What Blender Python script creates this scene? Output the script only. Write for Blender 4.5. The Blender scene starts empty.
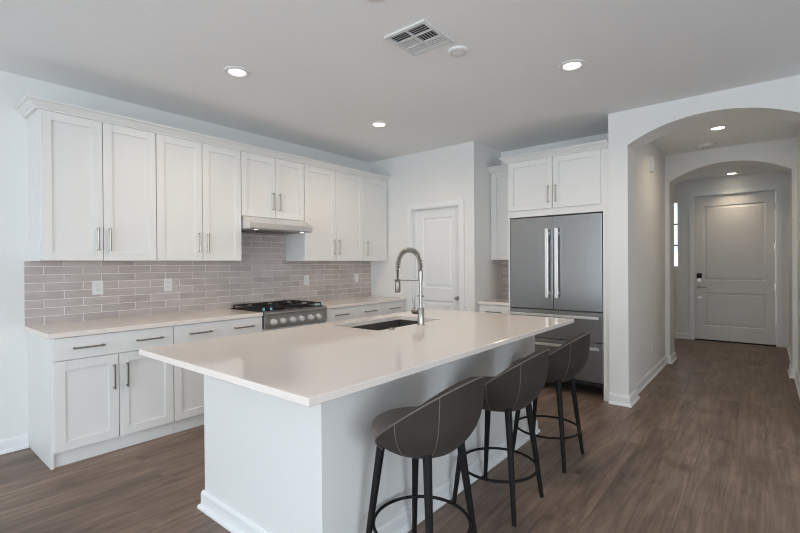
import bpy, bmesh, math, random
from mathutils import Vector, Matrix
random.seed(7)
SC = bpy.context.scene
COL = SC.collection
PI = math.pi

# ---------------------------------------------------------------- camera
F_PX, YAW, PITCH, ROLL, CAM_Z = 444.0, 0.6883, 0.0055, -0.0072, 1.3462
F0 = Vector((-math.sin(YAW), math.cos(YAW), 0)); R0 = Vector((math.cos(YAW), math.sin(YAW), 0)); U0 = Vector((0, 0, 1))
Fv = math.cos(PITCH) * F0 - math.sin(PITCH) * U0
Uv = math.cos(PITCH) * U0 + math.sin(PITCH) * F0
Rv = math.cos(ROLL) * R0 + math.sin(ROLL) * Uv
Uv = -math.sin(ROLL) * R0 + math.cos(ROLL) * Uv
cam_data = bpy.data.cameras.new('camera')
cam_data.sensor_fit = 'HORIZONTAL'; cam_data.sensor_width = 36.0
cam_data.lens = 36.0 * F_PX / 800.0
cam_data.clip_start = 0.05; cam_data.clip_end = 200
cam = bpy.data.objects.new('camera', cam_data); COL.objects.link(cam)
M = Matrix.Identity(4)
for i in range(3):
    M[i][0] = Rv[i]; M[i][1] = Uv[i]; M[i][2] = -Fv[i]
M[2][3] = CAM_Z
cam.matrix_world = M
SC.camera = cam

# ---------------------------------------------------------------- world, light, exposure
SC.view_settings.view_transform = 'Standard'
SC.view_settings.look = 'None'
SC.view_settings.exposure = 0.68
SC.view_settings.gamma = 1.0
SC.view_settings.use_curve_mapping = False
SC.cycles.filter_width = 1.1
SC.cycles.max_bounces = 10
SC.cycles.diffuse_bounces = 6
SC.cycles.sample_clamp_indirect = 6.0
world = bpy.data.worlds.new('sky'); SC.world = world; world.use_nodes = True
bg = world.node_tree.nodes['Background']
bg.inputs[0].default_value = (0.72, 0.86, 1.0, 1); bg.inputs[1].default_value = 1.1

def area_light(name, loc, aim, sx, sy, power, color, spread=PI):
    d = bpy.data.lights.new(name, 'AREA'); d.shape = 'RECTANGLE'; d.size = sx; d.size_y = sy
    d.energy = power; d.color = color; d.spread = spread
    o = bpy.data.objects.new(name, d); COL.objects.link(o); o.location = loc
    o.rotation_euler = Vector(aim).to_track_quat('-Z', 'Y').to_euler()
    return o
# daylight coming in through the patio doors behind the camera and the side window
area_light('patio_daylight', (-0.6, -3.72, 1.22), (0, 1, -0.06), 4.4, 2.25, 106, (0.84, 0.92, 1.0))
area_light('side_daylight', (3.72, -0.6, 1.5), (-1, 0, -0.05), 3.0, 1.6, 85, (0.84, 0.92, 1.0))
area_light('sidelight_daylight', (-1.36, 9.42, 1.83), (0, -1, -0.1), 0.3, 1.1, 2, (0.86, 0.94, 1.0))

sd = bpy.data.lights.new('sun', 'SUN'); sd.energy = 14.0; sd.color = (0.92, 0.96, 1.0); sd.angle = 0.01
so = bpy.data.objects.new('sun', sd); COL.objects.link(so); so.rotation_euler = Vector((0.12, 0.62, -0.78)).to_track_quat('-Z', 'Y').to_euler()

# ---------------------------------------------------------------- key measures
WX = -4.262            # left wall
PY = 4.528             # pantry wall
ZC = 2.765             # ceiling
AY0, AY1 = 4.552, 4.865   # first arch wall
BY = 5.22              # alcove back wall
RX = -2.605            # pantry return wall
DY = 9.1635            # front door wall
CT = 0.914             # island counter height
CL = 0.903             # counter height along the walls
UB = 1.388             # underside of wall cabinets
DT = 2.452             # door top of wall cabinets

# ---------------------------------------------------------------- materials
def mat(name, base, rough=0.5, metal=0.0, spec=0.5, noise=None, bump=None, coat=0.0, sheen=0.0):
    m = bpy.data.materials.new(name); m.use_nodes = True
    nt = m.node_tree; b = nt.nodes['Principled BSDF']
    b.inputs['Base Color'].default_value = (*base, 1); b.inputs['Roughness'].default_value = rough
    b.inputs['Metallic'].default_value = metal; b.inputs['Specular IOR Level'].default_value = spec
    b.inputs['Coat Weight'].default_value = coat
    if sheen:
        b.inputs['Sheen Weight'].default_value = sheen
        b.inputs['Sheen Roughness'].default_value = 0.4
    tc = nt.nodes.new('ShaderNodeTexCoord')
    if noise:
        sc, amt = noise[:2]
        mp = nt.nodes.new('ShaderNodeMapping'); mp.inputs['Scale'].default_value = noise[2] if len(noise) > 2 else (1, 1, 1)
        nz = nt.nodes.new('ShaderNodeTexNoise'); nz.inputs['Scale'].default_value = sc; nz.inputs['Detail'].default_value = 4
        nt.links.new(tc.outputs['Object'], mp.inputs[0]); nt.links.new(mp.outputs[0], nz.inputs['Vector'])
        mx = nt.nodes.new('ShaderNodeMix'); mx.data_type = 'RGBA'
        mx.inputs[6].default_value = (*[c * (1 - amt) for c in base], 1); mx.inputs[7].default_value = (*[min(1, c * (1 + amt)) for c in base], 1)
        nt.links.new(nz.outputs['Fac'], mx.inputs[0]); nt.links.new(mx.outputs[2], b.inputs['Base Color'])
    if bump:
        nz2 = nt.nodes.new('ShaderNodeTexNoise'); nz2.inputs['Scale'].default_value = bump[0]; nz2.inputs['Detail'].default_value = 3
        nt.links.new(tc.outputs['Object'], nz2.inputs['Vector'])
        bp = nt.nodes.new('ShaderNodeBump'); bp.inputs['Strength'].default_value = bump[1]; bp.inputs['Distance'].default_value = 0.003
        nt.links.new(nz2.outputs['Fac'], bp.inputs['Height']); nt.links.new(bp.outputs[0], b.inputs['Normal'])
    return m

def emit(name, col, strength):
    m = bpy.data.materials.new(name); m.use_nodes = True
    b = m.node_tree.nodes['Principled BSDF']
    b.inputs['Base Color'].default_value = (*col, 1)
    b.inputs['Emission Color'].default_value = (*col, 1); b.inputs['Emission Strength'].default_value = strength
    return m

def pane_mat():
    m = bpy.data.materials.new('window_glass'); m.use_nodes = True
    nt = m.node_tree; nt.nodes.clear()
    out = nt.nodes.new('ShaderNodeOutputMaterial'); mx = nt.nodes.new('ShaderNodeMixShader')
    tr = nt.nodes.new('ShaderNodeBsdfTransparent'); gl = nt.nodes.new('ShaderNodeBsdfGlossy')
    gl.inputs['Roughness'].default_value = 0.02; tr.inputs[0].default_value = (0.95, 0.97, 0.98, 1)
    mx.inputs[0].default_value = 0.07
    nt.links.new(tr.outputs[0], mx.inputs[1]); nt.links.new(gl.outputs[0], mx.inputs[2]); nt.links.new(mx.outputs[0], out.inputs[0])
    return m

def floor_mat():
    m = bpy.data.materials.new('plank_floor'); m.use_nodes = True
    nt = m.node_tree; b = nt.nodes['Principled BSDF']; N = nt.nodes.new; L = nt.links.new
    tc = N('ShaderNodeTexCoord'); mp = N('ShaderNodeMapping'); mp.inputs['Rotation'].default_value = (0, 0, PI / 2)
    L(tc.outputs['Object'], mp.inputs[0])
    br = N('ShaderNodeTexBrick'); br.offset = 0.37; br.offset_frequency = 2
    br.inputs['Color1'].default_value = (0, 0, 0, 1); br.inputs['Color2'].default_value = (1, 1, 1, 1); br.inputs['Mortar'].default_value = (0.5, 0.5, 0.5, 1)
    br.inputs['Scale'].default_value = 1; br.inputs['Mortar Size'].default_value = 0.0012; br.inputs['Mortar Smooth'].default_value = 0.2
    br.inputs['Bias'].default_value = 0.0; br.inputs['Brick Width'].default_value = 1.22; br.inputs['Row Height'].default_value = 0.182
    L(mp.outputs[0], br.inputs['Vector'])
    # grain stretched along the planks, shifted from plank to plank
    mp2 = N('ShaderNodeMapping'); mp2.inputs['Scale'].default_value = (14.0, 0.9, 1.0); L(tc.outputs['Object'], mp2.inputs[0])
    cm = N('ShaderNodeVectorMath'); cm.operation = 'SCALE'; cm.inputs['Scale'].default_value = 13.0; L(br.outputs['Color'], cm.inputs[0])
    ad = N('ShaderNodeVectorMath'); ad.operation = 'ADD'; L(mp2.outputs[0], ad.inputs[0]); L(cm.outputs[0], ad.inputs[1])
    nz = N('ShaderNodeTexNoise'); nz.inputs['Scale'].default_value = 2.2; nz.inputs['Detail'].default_value = 7; nz.inputs['Roughness'].default_value = 0.62; nz.inputs['Distortion'].default_value = 0.6
    L(ad.outputs[0], nz.inputs['Vector'])
    mp3 = N('ShaderNodeMapping'); mp3.inputs['Scale'].default_value = (2.4, 1.0, 1.0); L(tc.outputs['Object'], mp3.inputs[0])
    nz3 = N('ShaderNodeTexNoise'); nz3.inputs['Scale'].default_value = 1.7; nz3.inputs['Detail'].default_value = 5; nz3.inputs['Roughness'].default_value = 0.6
    ad3 = N('ShaderNodeVectorMath'); ad3.operation = 'ADD'; L(mp3.outputs[0], ad3.inputs[0]); L(cm.outputs[0], ad3.inputs[1]); L(ad3.outputs[0], nz3.inputs['Vector'])
    ramp = N('ShaderNodeValToRGB'); cr = ramp.color_ramp
    cr.elements[0].position = 0.33; cr.elements[0].color = (0.082, 0.053, 0.039, 1)
    cr.elements[1].position = 0.68; cr.elements[1].color = (0.345, 0.245, 0.188, 1)
    e = cr.elements.new(0.5); e.color = (0.198, 0.137, 0.104, 1)
    mx0 = N('ShaderNodeMix'); mx0.data_type = 'FLOAT'; mx0.inputs[0].default_value = 0.45
    L(nz.outputs['Fac'], mx0.inputs[2]); L(nz3.outputs['Fac'], mx0.inputs[3]); L(mx0.outputs[0], ramp.inputs[0])
    hs = N('ShaderNodeHueSaturation'); mr = N('ShaderNodeMapRange'); mr.inputs['To Min'].default_value = 0.84; mr.inputs['To Max'].default_value = 1.02
    sep = N('ShaderNodeSeparateColor'); L(br.outputs['Color'], sep.inputs[0]); L(sep.outputs[0], mr.inputs['Value']); L(mr.outputs[0], hs.inputs['Value'])
    L(ramp.outputs[0], hs.inputs['Color'])
    dk = N('ShaderNodeMix'); dk.data_type = 'RGBA'; dk.inputs[7].default_value = (0.05, 0.034, 0.026, 1)
    ms = N('ShaderNodeMath'); ms.operation = 'MULTIPLY'; ms.inputs[1].default_value = 0.45; L(br.outputs['Fac'], ms.inputs[0])
    kn = N('ShaderNodeTexNoise'); kn.inputs['Scale'].default_value = 4.5; kn.inputs['Detail'].default_value = 3
    mp4 = N('ShaderNodeMapping'); mp4.inputs['Scale'].default_value = (1.5, 0.8, 1.0); L(tc.outputs['Object'], mp4.inputs[0])
    ad4 = N('ShaderNodeVectorMath'); ad4.operation = 'ADD'; L(mp4.outputs[0], ad4.inputs[0]); L(cm.outputs[0], ad4.inputs[1]); L(ad4.outputs[0], kn.inputs['Vector'])
    km = N('ShaderNodeMapRange'); km.inputs['From Min'].default_value = 0.60; km.inputs['From Max'].default_value = 0.74; km.inputs['To Min'].default_value = 0.0; km.inputs['To Max'].default_value = 0.45; L(kn.outputs['Fac'], km.inputs['Value'])
    kx = N('ShaderNodeMix'); kx.data_type = 'RGBA'; kx.inputs[7].default_value = (0.06, 0.04, 0.03, 1); L(km.outputs[0], kx.inputs[0]); L(hs.outputs[0], kx.inputs[6])
    L(ms.outputs[0], dk.inputs[0]); L(kx.outputs[2], dk.inputs[6]); L(dk.outputs[2], b.inputs['Base Color'])
    rr = N('ShaderNodeMapRange'); rr.inputs['To Min'].default_value = 0.36; rr.inputs['To Max'].default_value = 0.52; L(nz.outputs['Fac'], rr.inputs['Value']); L(rr.outputs[0], b.inputs['Roughness'])
    bp = N('ShaderNodeBump'); bp.inputs['Strength'].default_value = 0.12; bp.inputs['Distance'].default_value = 0.002
    sb = N('ShaderNodeMath'); sb.operation = 'SUBTRACT'; L(nz.outputs['Fac'], sb.inputs[0]); L(br.outputs['Fac'], sb.inputs[1]); L(sb.outputs[0], bp.inputs['Height'])
    L(bp.outputs[0], b.inputs['Normal']); b.inputs['Specular IOR Level'].default_value = 0.4
    return m

def tile_mat(axis):
    """glazed thin brick tiles, running bond; axis = the horizontal world axis of the wall"""
    m = bpy.data.materials.new('brick_tile'); m.use_nodes = True
    nt = m.node_tree; b = nt.nodes['Principled BSDF']; N = nt.nodes.new; L = nt.links.new
    tc = N('ShaderNodeTexCoord'); sp = N('ShaderNodeSeparateXYZ'); cb = N('ShaderNodeCombineXYZ')
    L(tc.outputs['Object'], sp.inputs[0]); L(sp.outputs[axis], cb.inputs[0])
    of = N('ShaderNodeMath'); of.operation = 'SUBTRACT'; of.inputs[1].default_value = 0.903; L(sp.outputs[2], of.inputs[0]); L(of.outputs[0], cb.inputs[1])
    br = N('ShaderNodeTexBrick'); br.offset = 0.5
    br.inputs['Color1'].default_value = (0, 0, 0, 1); br.inputs['Color2'].default_value = (1, 1, 1, 1); br.inputs['Mortar'].default_value = (0.5, 0.5, 0.5, 1)
    br.inputs['Scale'].default_value = 1; br.inputs['Mortar Size'].default_value = 0.0028; br.inputs['Mortar Smooth'].default_value = 0.3
    br.inputs['Brick Width'].default_value = 0.254; br.inputs['Row Height'].default_value = 0.0635
    L(cb.outputs[0], br.inputs['Vector'])
    sep = N('ShaderNodeSeparateColor'); L(br.outputs['Color'], sep.inputs[0])
    nz = N('ShaderNodeTexNoise'); nz.inputs['Scale'].default_value = 14; nz.inputs['Detail'].default_value = 4
    mp = N('ShaderNodeMapping'); mp.inputs['Scale'].default_value = (0.35, 1, 1); L(cb.outputs[0], mp.inputs[0])
    ad = N('ShaderNodeVectorMath'); ad.operation = 'ADD'; L(mp.outputs[0], ad.inputs[0]); L(br.outputs['Color'], ad.inputs[1]); L(ad.outputs[0], nz.inputs['Vector'])
    av = N('ShaderNodeMix'); av.data_type = 'FLOAT'; av.inputs[0].default_value = 0.72; L(sep.outputs[0], av.inputs[2]); L(nz.outputs['Fac'], av.inputs[3])
    ramp = N('ShaderNodeValToRGB'); cr = ramp.color_ramp
    cr.elements[0].position = 0.2; cr.elements[0].color = (0.41, 0.350, 0.325, 1)
    cr.elements[1].position = 0.8; cr.elements[1].color = (0.60, 0.535, 0.505, 1)
    L(av.outputs[0], ramp.inputs[0])
    mx = N('ShaderNodeMix'); mx.data_type = 'RGBA'; mx.inputs[7].default_value = (0.82, 0.77, 0.73, 1)
    L(br.outputs['Fac'], mx.inputs[0]); L(ramp.outputs[0], mx.inputs[6]); L(mx.outputs[2], b.inputs['Base Color'])
    rr = N('ShaderNodeMapRange'); rr.inputs['To Min'].default_value = 0.22; rr.inputs['To Max'].default_value = 0.75; L(br.outputs['Fac'], rr.inputs['Value']); L(rr.outputs[0], b.inputs['Roughness'])
    bp = N('ShaderNodeBump'); bp.invert = True; bp.inputs['Strength'].default_value = 0.6; bp.inputs['Distance'].default_value = 0.003; L(br.outputs['Fac'], bp.inputs['Height']); L(bp.outputs[0], b.inputs['Normal'])
    return m

def steel_mat(name, base, rough, grain):
    m = mat(name, base, rough, 1.0, noise=(60, 0.06, grain))
    return m

WALL = mat('wall_paint', (0.775, 0.77, 0.75), 0.85, spec=0.25, bump=(120, 0.08))
CEIL = mat('ceiling_paint', (0.86, 0.87, 0.875), 0.9, spec=0.2, bump=(70, 0.35))
TRIM = mat('trim_paint', (0.80, 0.80, 0.795), 0.42, spec=0.4)
CAB = mat('cabinet_paint', (0.765, 0.755, 0.735), 0.42, spec=0.4)
GAP = mat('cabinet_shadow_gap', (0.20, 0.20, 0.20), 0.7)
FLOOR = floor_mat()
TILE_Y = tile_mat(1); TILE_X = tile_mat(0)
QUARTZ = mat('quartz', (0.81, 0.728, 0.668), 0.08, spec=0.5, noise=(900, 0.04))
STEEL = steel_mat('fridge_steel', (0.31, 0.307, 0.304), 0.34, (1, 1, 0.03))
STEEL_H = steel_mat('hood_steel', (0.80, 0.78, 0.77), 0.34, (1, 0.03, 1))
STEEL_R = steel_mat('range_steel', (0.43, 0.41, 0.395), 0.36, (1, 0.03, 1))
SINK_M = mat('sink_composite', (0.085, 0.078, 0.072), 0.45, spec=0.3, noise=(300, 0.2))
NICKEL = mat('brushed_nickel', (0.30, 0.275, 0.25), 0.34, 1.0, noise=(80, 0.05))
NICKEL_L = mat('satin_nickel', (0.56, 0.52, 0.47), 0.30, 1.0, noise=(80, 0.05))
NICKEL_F = mat('faucet_nickel', (0.42, 0.39, 0.355), 0.36, 1.0, noise=(80, 0.05))
CHROME = mat('bright_steel', (0.85, 0.84, 0.81), 0.38, 1.0, noise=(60, 0.03))
KNOB = mat('knob_metal', (0.78, 0.77, 0.75), 0.36, 0.45, noise=(60, 0.03))
IRON = mat('cast_iron', (0.012, 0.012, 0.013), 0.55, bump=(200, 0.3))
BLACK = mat('black_metal', (0.010, 0.009, 0.009), 0.55, spec=0.2, noise=(30, 0.2))
DARK = mat('dark_grey_metal', (0.045, 0.046, 0.05), 0.5, noise=(30, 0.1))
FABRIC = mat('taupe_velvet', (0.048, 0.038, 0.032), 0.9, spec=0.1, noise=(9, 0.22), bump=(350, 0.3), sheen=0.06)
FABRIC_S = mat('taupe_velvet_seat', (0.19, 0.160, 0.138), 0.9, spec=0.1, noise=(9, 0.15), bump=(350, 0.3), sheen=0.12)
PIPING = mat('piping_fabric', (0.15, 0.132, 0.115), 0.8, spec=0.2, noise=(60, 0.1))
PLASTIC = mat('white_plastic', (0.76, 0.76, 0.75), 0.38, noise=(20, 0.02))
PLASTIC_G = mat('grey_plastic', (0.45, 0.45, 0.45), 0.45, noise=(20, 0.05))
BLUE = mat('blue_foam', (0.22, 0.50, 0.62), 0.7, noise=(80, 0.1))
VENT_W = mat('vent_enamel', (0.72, 0.73, 0.73), 0.4, noise=(20, 0.02))
VENT_D = mat('vent_dark', (0.03, 0.03, 0.035), 0.8, noise=(20, 0.1))
LAMP = emit('lamp_diffuser', (1.0, 0.86, 0.68), 9.0)
LAMP_S = emit('hood_lamp', (1.0, 0.9, 0.76), 2.2)
PANE = pane_mat()
DOORP = mat('front_door_paint', (0.72, 0.71, 0.69), 0.5, spec=0.35, noise=(25, 0.025, (1, 1, 0.08)))
PORCH = mat('porch_stucco', (0.55, 0.44, 0.33), 0.9, noise=(12, 0.06))
CONC = mat('concrete', (0.55, 0.54, 0.52), 0.9, noise=(5, 0.08))
STUCCO = mat('pale_stucco', (0.66, 0.65, 0.62), 0.9, noise=(6, 0.05))
RUBBER = mat('black_rubber', (0.01, 0.01, 0.01), 0.7, noise=(50, 0.1))

# ---------------------------------------------------------------- mesh helpers
class MB:
    def __init__(s): s.bm = bmesh.new()
    def _merge(s, t, matrix=None):
        if matrix is not None: bmesh.ops.transform(t, matrix=matrix, verts=t.verts)
        me = bpy.data.meshes.new('tmp'); t.to_mesh(me); t.free(); s.bm.from_mesh(me); bpy.data.meshes.remove(me)
    def box(s, x0, x1, y0, y1, z0, z1, bev=0.0, seg=2, matrix=None):
        t = bmesh.new(); bmesh.ops.create_cube(t, size=1.0)
        for v in t.verts:
            v.co = Vector(((x0 + x1) / 2 + v.co.x * (x1 - x0), (y0 + y1) / 2 + v.co.y * (y1 - y0), (z0 + z1) / 2 + v.co.z * (z1 - z0)))
        if bev: bmesh.ops.bevel(t, geom=t.edges[:], offset=bev, segments=seg, affect='EDGES', profile=0.6)
        s._merge(t, matrix); return s
    def cyl(s, p0, p1, r0, r1=None, n=24, bev=0.0):
        r1 = r0 if r1 is None else r1
        p0 = Vector(p0); p1 = Vector(p1); d = p1 - p0
        t = bmesh.new(); bmesh.ops.create_cone(t, cap_ends=True, segments=n, radius1=r0, radius2=r1, depth=d.length)
        if bev:
            es = [e for e in t.edges if abs(e.verts[0].co.z - e.verts[1].co.z) < 1e-6]
            bmesh.ops.bevel(t, geom=es, offset=bev, segments=2, affect='EDGES')
        q = d.to_track_quat('Z', 'Y').to_matrix().to_4x4()
        s._merge(t, Matrix.Translation((p0 + p1) / 2) @ q); return s
    def lathe(s, prof, center=(0, 0, 0), n=32, matrix=None):
        t = bmesh.new(); rings = []
        for r, z in prof:
            if r < 1e-6: rings.append([t.verts.new((0, 0, z))])
            else: rings.append([t.verts.new((r * math.cos(2 * PI * i / n), r * math.sin(2 * PI * i / n), z)) for i in range(n)])
        for a, b in zip(rings, rings[1:]):
            for i in range(n):
                j = (i + 1) % n
                q = [a[i % len(a)], a[j % len(a)], b[j % len(b)], b[i % len(b)]]
                u = []
                for v in q:
                    if v not in u: u.append(v)
                if len(u) > 2: t.faces.new(u)
        bmesh.ops.recalc_face_normals(t, faces=t.faces[:])
        mm = Matrix.Translation(center)
        s._merge(t, mm if matrix is None else mm @ matrix); return s
    def tube(s, pts, r, n=12, closed=False, cap=True):
        pts = [Vector(p) for p in pts]; k = len(pts); rr = r if isinstance(r, (list, tuple)) else [r] * k
        t = bmesh.new(); rings = []; prev = None
        for i, p in enumerate(pts):
            a = pts[(i - 1) % k] if (closed or i > 0) else p; b = pts[(i + 1) % k] if (closed or i < k - 1) else p
            d = (b - a).normalized()
            if prev is None:
                up = Vector((0, 0, 1)) if abs(d.z) < 0.9 else Vector((1, 0, 0)); prev = d.cross(up).normalized()
            u = (prev - d * prev.dot(d)).normalized(); w = d.cross(u); prev = u
            rings.append([t.verts.new(p + (u * math.cos(2 * PI * j / n) + w * math.sin(2 * PI * j / n)) * rr[i]) for j in range(n)])
        for i in range(k if closed else k - 1):
            a, b = rings[i], rings[(i + 1) % k]
            for j in range(n): t.faces.new((a[j], a[(j + 1) % n], b[(j + 1) % n], b[j]))
        if cap and not closed: t.faces.new(rings[0]); t.faces.new(rings[-1])
        bmesh.ops.recalc_face_normals(t, faces=t.faces[:])
        s._merge(t); return s
    def prism(s, outline, axis, a0, a1):
        """outline in the two other axes (x,z for axis y; y,z for axis x; x,y for axis z), extruded along axis"""
        t = bmesh.new()
        def P(q, a): return {'x': (a, q[0], q[1]), 'y': (q[0], a, q[1]), 'z': (q[0], q[1], a)}[axis]
        A = [t.verts.new(P(q, a0)) for q in outline]; B = [t.verts.new(P(q, a1)) for q in outline]
        t.faces.new(A); t.faces.new(B); n = len(A)
        for i in range(n): t.faces.new((A[i], A[(i + 1) % n], B[(i + 1) % n], B[i]))
        bmesh.ops.recalc_face_normals(t, faces=t.faces[:])
        s._merge(t); return s
    def sweep(s, rows, closed_profile=True):
        """rows = list of point rings, one ring per path station"""
        t = bmesh.new(); R = [[t.verts.new(p) for p in row] for row in rows]; n = len(R[0])
        for a, b in zip(R, R[1:]):
            for j in range(n if closed_profile else n - 1): t.faces.new((a[j], a[(j + 1) % n], b[(j + 1) % n], b[j]))
        if closed_profile: t.faces.new(R[0]); t.faces.new(R[-1])
        bmesh.ops.recalc_face_normals(t, faces=t.faces[:])
        s._merge(t); return s
    def build(s, name, material, parent=None, smooth=False, kind=None):
        me = bpy.data.meshes.new(name); s.bm.to_mesh(me); s.bm.free()
        me.materials.append(material)
        o = bpy.data.objects.new(name, me); COL.objects.link(o)
        if smooth:
            for p in me.polygons: p.use_smooth = True
            try:
                me.set_sharp_from_angle(angle=math.radians(40))
            except Exception: pass
        if parent is not None: o.parent = parent
        if kind: o['kind'] = kind
        return o

def tag(o, label, cat, group=None):
    o['label'] = label; o['category'] = cat
    if group: o['group'] = group
    return o
def thing(name, label, cat, loc=(0, 0, 0), rz=0.0, group=None):
    o = bpy.data.objects.new(name, None); COL.objects.link(o); o.empty_display_size = 0.1
    o.location = loc; o.rotation_euler = (0, 0, rz)
    return tag(o, label, cat, group)
def struct_root(name, loc=(0, 0, 0)):
    o = bpy.data.objects.new(name, None); COL.objects.link(o); o.empty_display_size = 0.1; o.location = loc; o['kind'] = 'structure'; return o
def copy_tree(o, parent=None):
    c = o.copy(); COL.objects.link(c)
    if parent is not None: c.parent = parent
    for ch in [k for k in list(o.children)]: copy_tree(ch, c)
    return c

# ================================================================= SETTING
MB().box(WX - 0.2, 3.8, -3.8, DY + 0.12, -0.1, 0.0).build('floor', FLOOR, kind='structure')
MB().box(WX - 0.2, 3.8, -3.8, DY + 0.12, ZC, ZC + 0.1).build('ceiling', CEIL, kind='structure')
MB().box(WX - 0.12, WX, -3.6, PY + 0.12, 0, ZC).build('wall_left', WALL, kind='structure')
# pantry wall with a door opening, then the return into the fridge alcove
PD0, PD1, PDZ = -3.515, -2.808, 2.045
w = MB(); w.box(WX, PD0, PY, PY + 0.115, 0, ZC); w.box(PD1, RX, PY, PY + 0.115, 0, ZC); w.box(PD0, PD1, PY, PY + 0.115, PDZ, ZC)
w.build('wall_pantry', WALL, kind='structure')
MB().box(RX - 0.115, RX, PY + 0.115, BY + 0.12, 0, ZC).build('wall_alcove_left', WALL, kind='structure')
MB().box(RX, -1.156, BY, BY + 0.12, 0, ZC).build('wall_alcove_back', WALL, kind='structure')

def arch_wall(name, x0, x1, j0, j1, spring, apex, y0, y1):
    h = (j1 - j0) / 2; rise = apex - spring; R = (h * h + rise * rise) / (2 * rise); cx = (j0 + j1) / 2; cz = apex - R
    a = math.asin(h / R); pts = [(x0, 0), (j0, 0), (j0, spring)]
    for i in range(1, 40):
        t = -a + 2 * a * i / 40; pts.append((cx + R * math.sin(t), cz + R * math.cos(t)))
    pts += [(j1, spring), (j1, 0), (x1, 0), (x1, ZC), (x0, ZC)]
    return MB().prism(pts, 'y', y0, y1).build(name, WALL, kind='structure')
J0, J1 = -0.988, 0.272
arch_wall('wall_arch_front', -1.156, 3.6, J0, J1, 2.44, 2.612, AY0, AY1)
K0, K1, KY0, KY1 = -0.978, 0.240, 6.815, 7.20
arch_wall('wall_arch_rear', -1.7, 0.6, K0, K1, 2.405, 2.585, KY0, KY1)
MB().box(-1.156, -1.03, AY1, KY0, 0, ZC).build('wall_hall_left', WALL, kind='structure')
MB().box(0.285, 0.40, AY1, KY0, 0, ZC).build('wall_hall_right', WALL, kind='structure')
MB().box(0.285, 0.40, KY1, DY, 0, ZC).build('wall_foyer_right', WALL, kind='structure')
MB().box(-1.82, -1.70, KY1, DY, 0, ZC).build('wall_foyer_left', WALL, kind='structure')
# front door wall: openings for the door and the sidelight
FD0, FD1, FDZ = -0.955, 0.142, 2.478
SL0, SL1, SLZ0, SLZ1 = -1.46, -1.183, 1.26, 2.408
w = MB(); y0, y1 = DY, DY + 0.14
w.box(-1.82, SL0, y0, y1, 0, ZC); w.box(SL1, FD0, y0, y1, 0, ZC); w.box(FD1, 0.40, y0, y1, 0, ZC)
w.box(SL0, SL1, y0, y1, 0, SLZ0); w.box(SL0, SL1, y0, y1, SLZ1, ZC); w.box(FD0, FD1, y0, y1, FDZ, ZC)
w.build('wall_front_door', WALL, kind='structure')
# walls behind and beside the camera with patio doors and a side window
w = MB(); y0, y1 = -3.62, -3.48
w.box(WX - 0.12, -2.8, y0, y1, 0, ZC); w.box(1.6, 3.72, y0, y1, 0, ZC); w.box(-2.8, 1.6, y0, y1, 2.36, ZC)
w.build('wall_back', WALL, kind='structure')
w = MB(); x0, x1 = 3.48, 3.60
w.box(x0, x1, -3.48, -2.1, 0, ZC); w.box(x0, x1, 0.9, AY0, 0, ZC); w.box(x0, x1, -2.1, 0.9, 0, 0.7); w.box(x0, x1, -2.1, 0.9, 2.3, ZC)
w.build('wall_right', WALL, kind='structure')
def framed_window(name, axis, a0, a1, z0, z1, c, cuts, t=0.05, dep=0.06):
    r = struct_root(name); f = MB()
    def bx(p0, p1, q0, q1, m=f, hd=dep / 2):
        if axis == 'x': m.box(p0, p1, c - hd, c + hd, q0, q1)
        else: m.box(c - hd, c + hd, p0, p1, q0, q1)
    bx(a0, a0 + t, z0, z1); bx(a1 - t, a1, z0, z1); bx(a0 + t, a1 - t, z0, z0 + t); bx(a0 + t, a1 - t, z1 - t, z1)
    for k in cuts: bx(k - t / 2, k + t / 2, z0 + t, z1 - t)
    f.build('window_frame', TRIM, r)
    g = MB(); bx(a0 + t, a1 - t, z0 + t, z1 - t, g, 0.003); g.build('glass', PANE, r)
    return r
framed_window('window_2', 'x', -2.8, 1.6, 0, 2.36, -3.55, [-1.33, 0.13])
framed_window('window_3', 'y', -2.1, 0.9, 0.7, 2.3, 3.54, [-0.6])
# sidelight by the front door: three lites
r = struct_root('window_1'); c = DY + 0.09; t = 0.018
f = MB(); f.box(SL0, SL0 + t, c - 0.03, c + 0.03, SLZ0, SLZ1); f.box(SL1 - t, SL1, c - 0.03, c + 0.03, SLZ0, SLZ1)
f.box(SL0 + t, SL1 - t, c - 0.03, c + 0.03, SLZ0, SLZ0 + t); f.box(SL0 + t, SL1 - t, c - 0.03, c + 0.03, SLZ1 - t, SLZ1)
f.build('window_frame', TRIM, r)
m = MB()
for z in (1.645, 2.02): m.box(SL0 + t, SL1 - t, c - 0.012, c + 0.012, z - 0.011, z + 0.011)
m.build('muntin', DARK, r)
MB().box(SL0 + t, SL1 - t, c - 0.003, c + 0.003, SLZ0 + t, SLZ1 - t).build('glass', PANE, r)
# outside the front door, seen through the sidelight
MB().box(-4, 3, DY + 0.14, DY + 2.4, -0.12, -0.02).build('porch_slab', CONC, kind='structure')
MB().box(-4, 3, DY + 0.14, DY + 1.7, 2.70, 2.82).build('porch_ceiling', PORCH, kind='structure')
MB().box(-30, 20, DY + 14, DY + 14.3, 0, 1.7, 0.02).build('garden_wall', STUCCO, kind='structure')
MB().box(-40, 30, DY + 2.4, DY + 30, -0.3, -0.12).build('front_yard', CONC, kind='structure')

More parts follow.
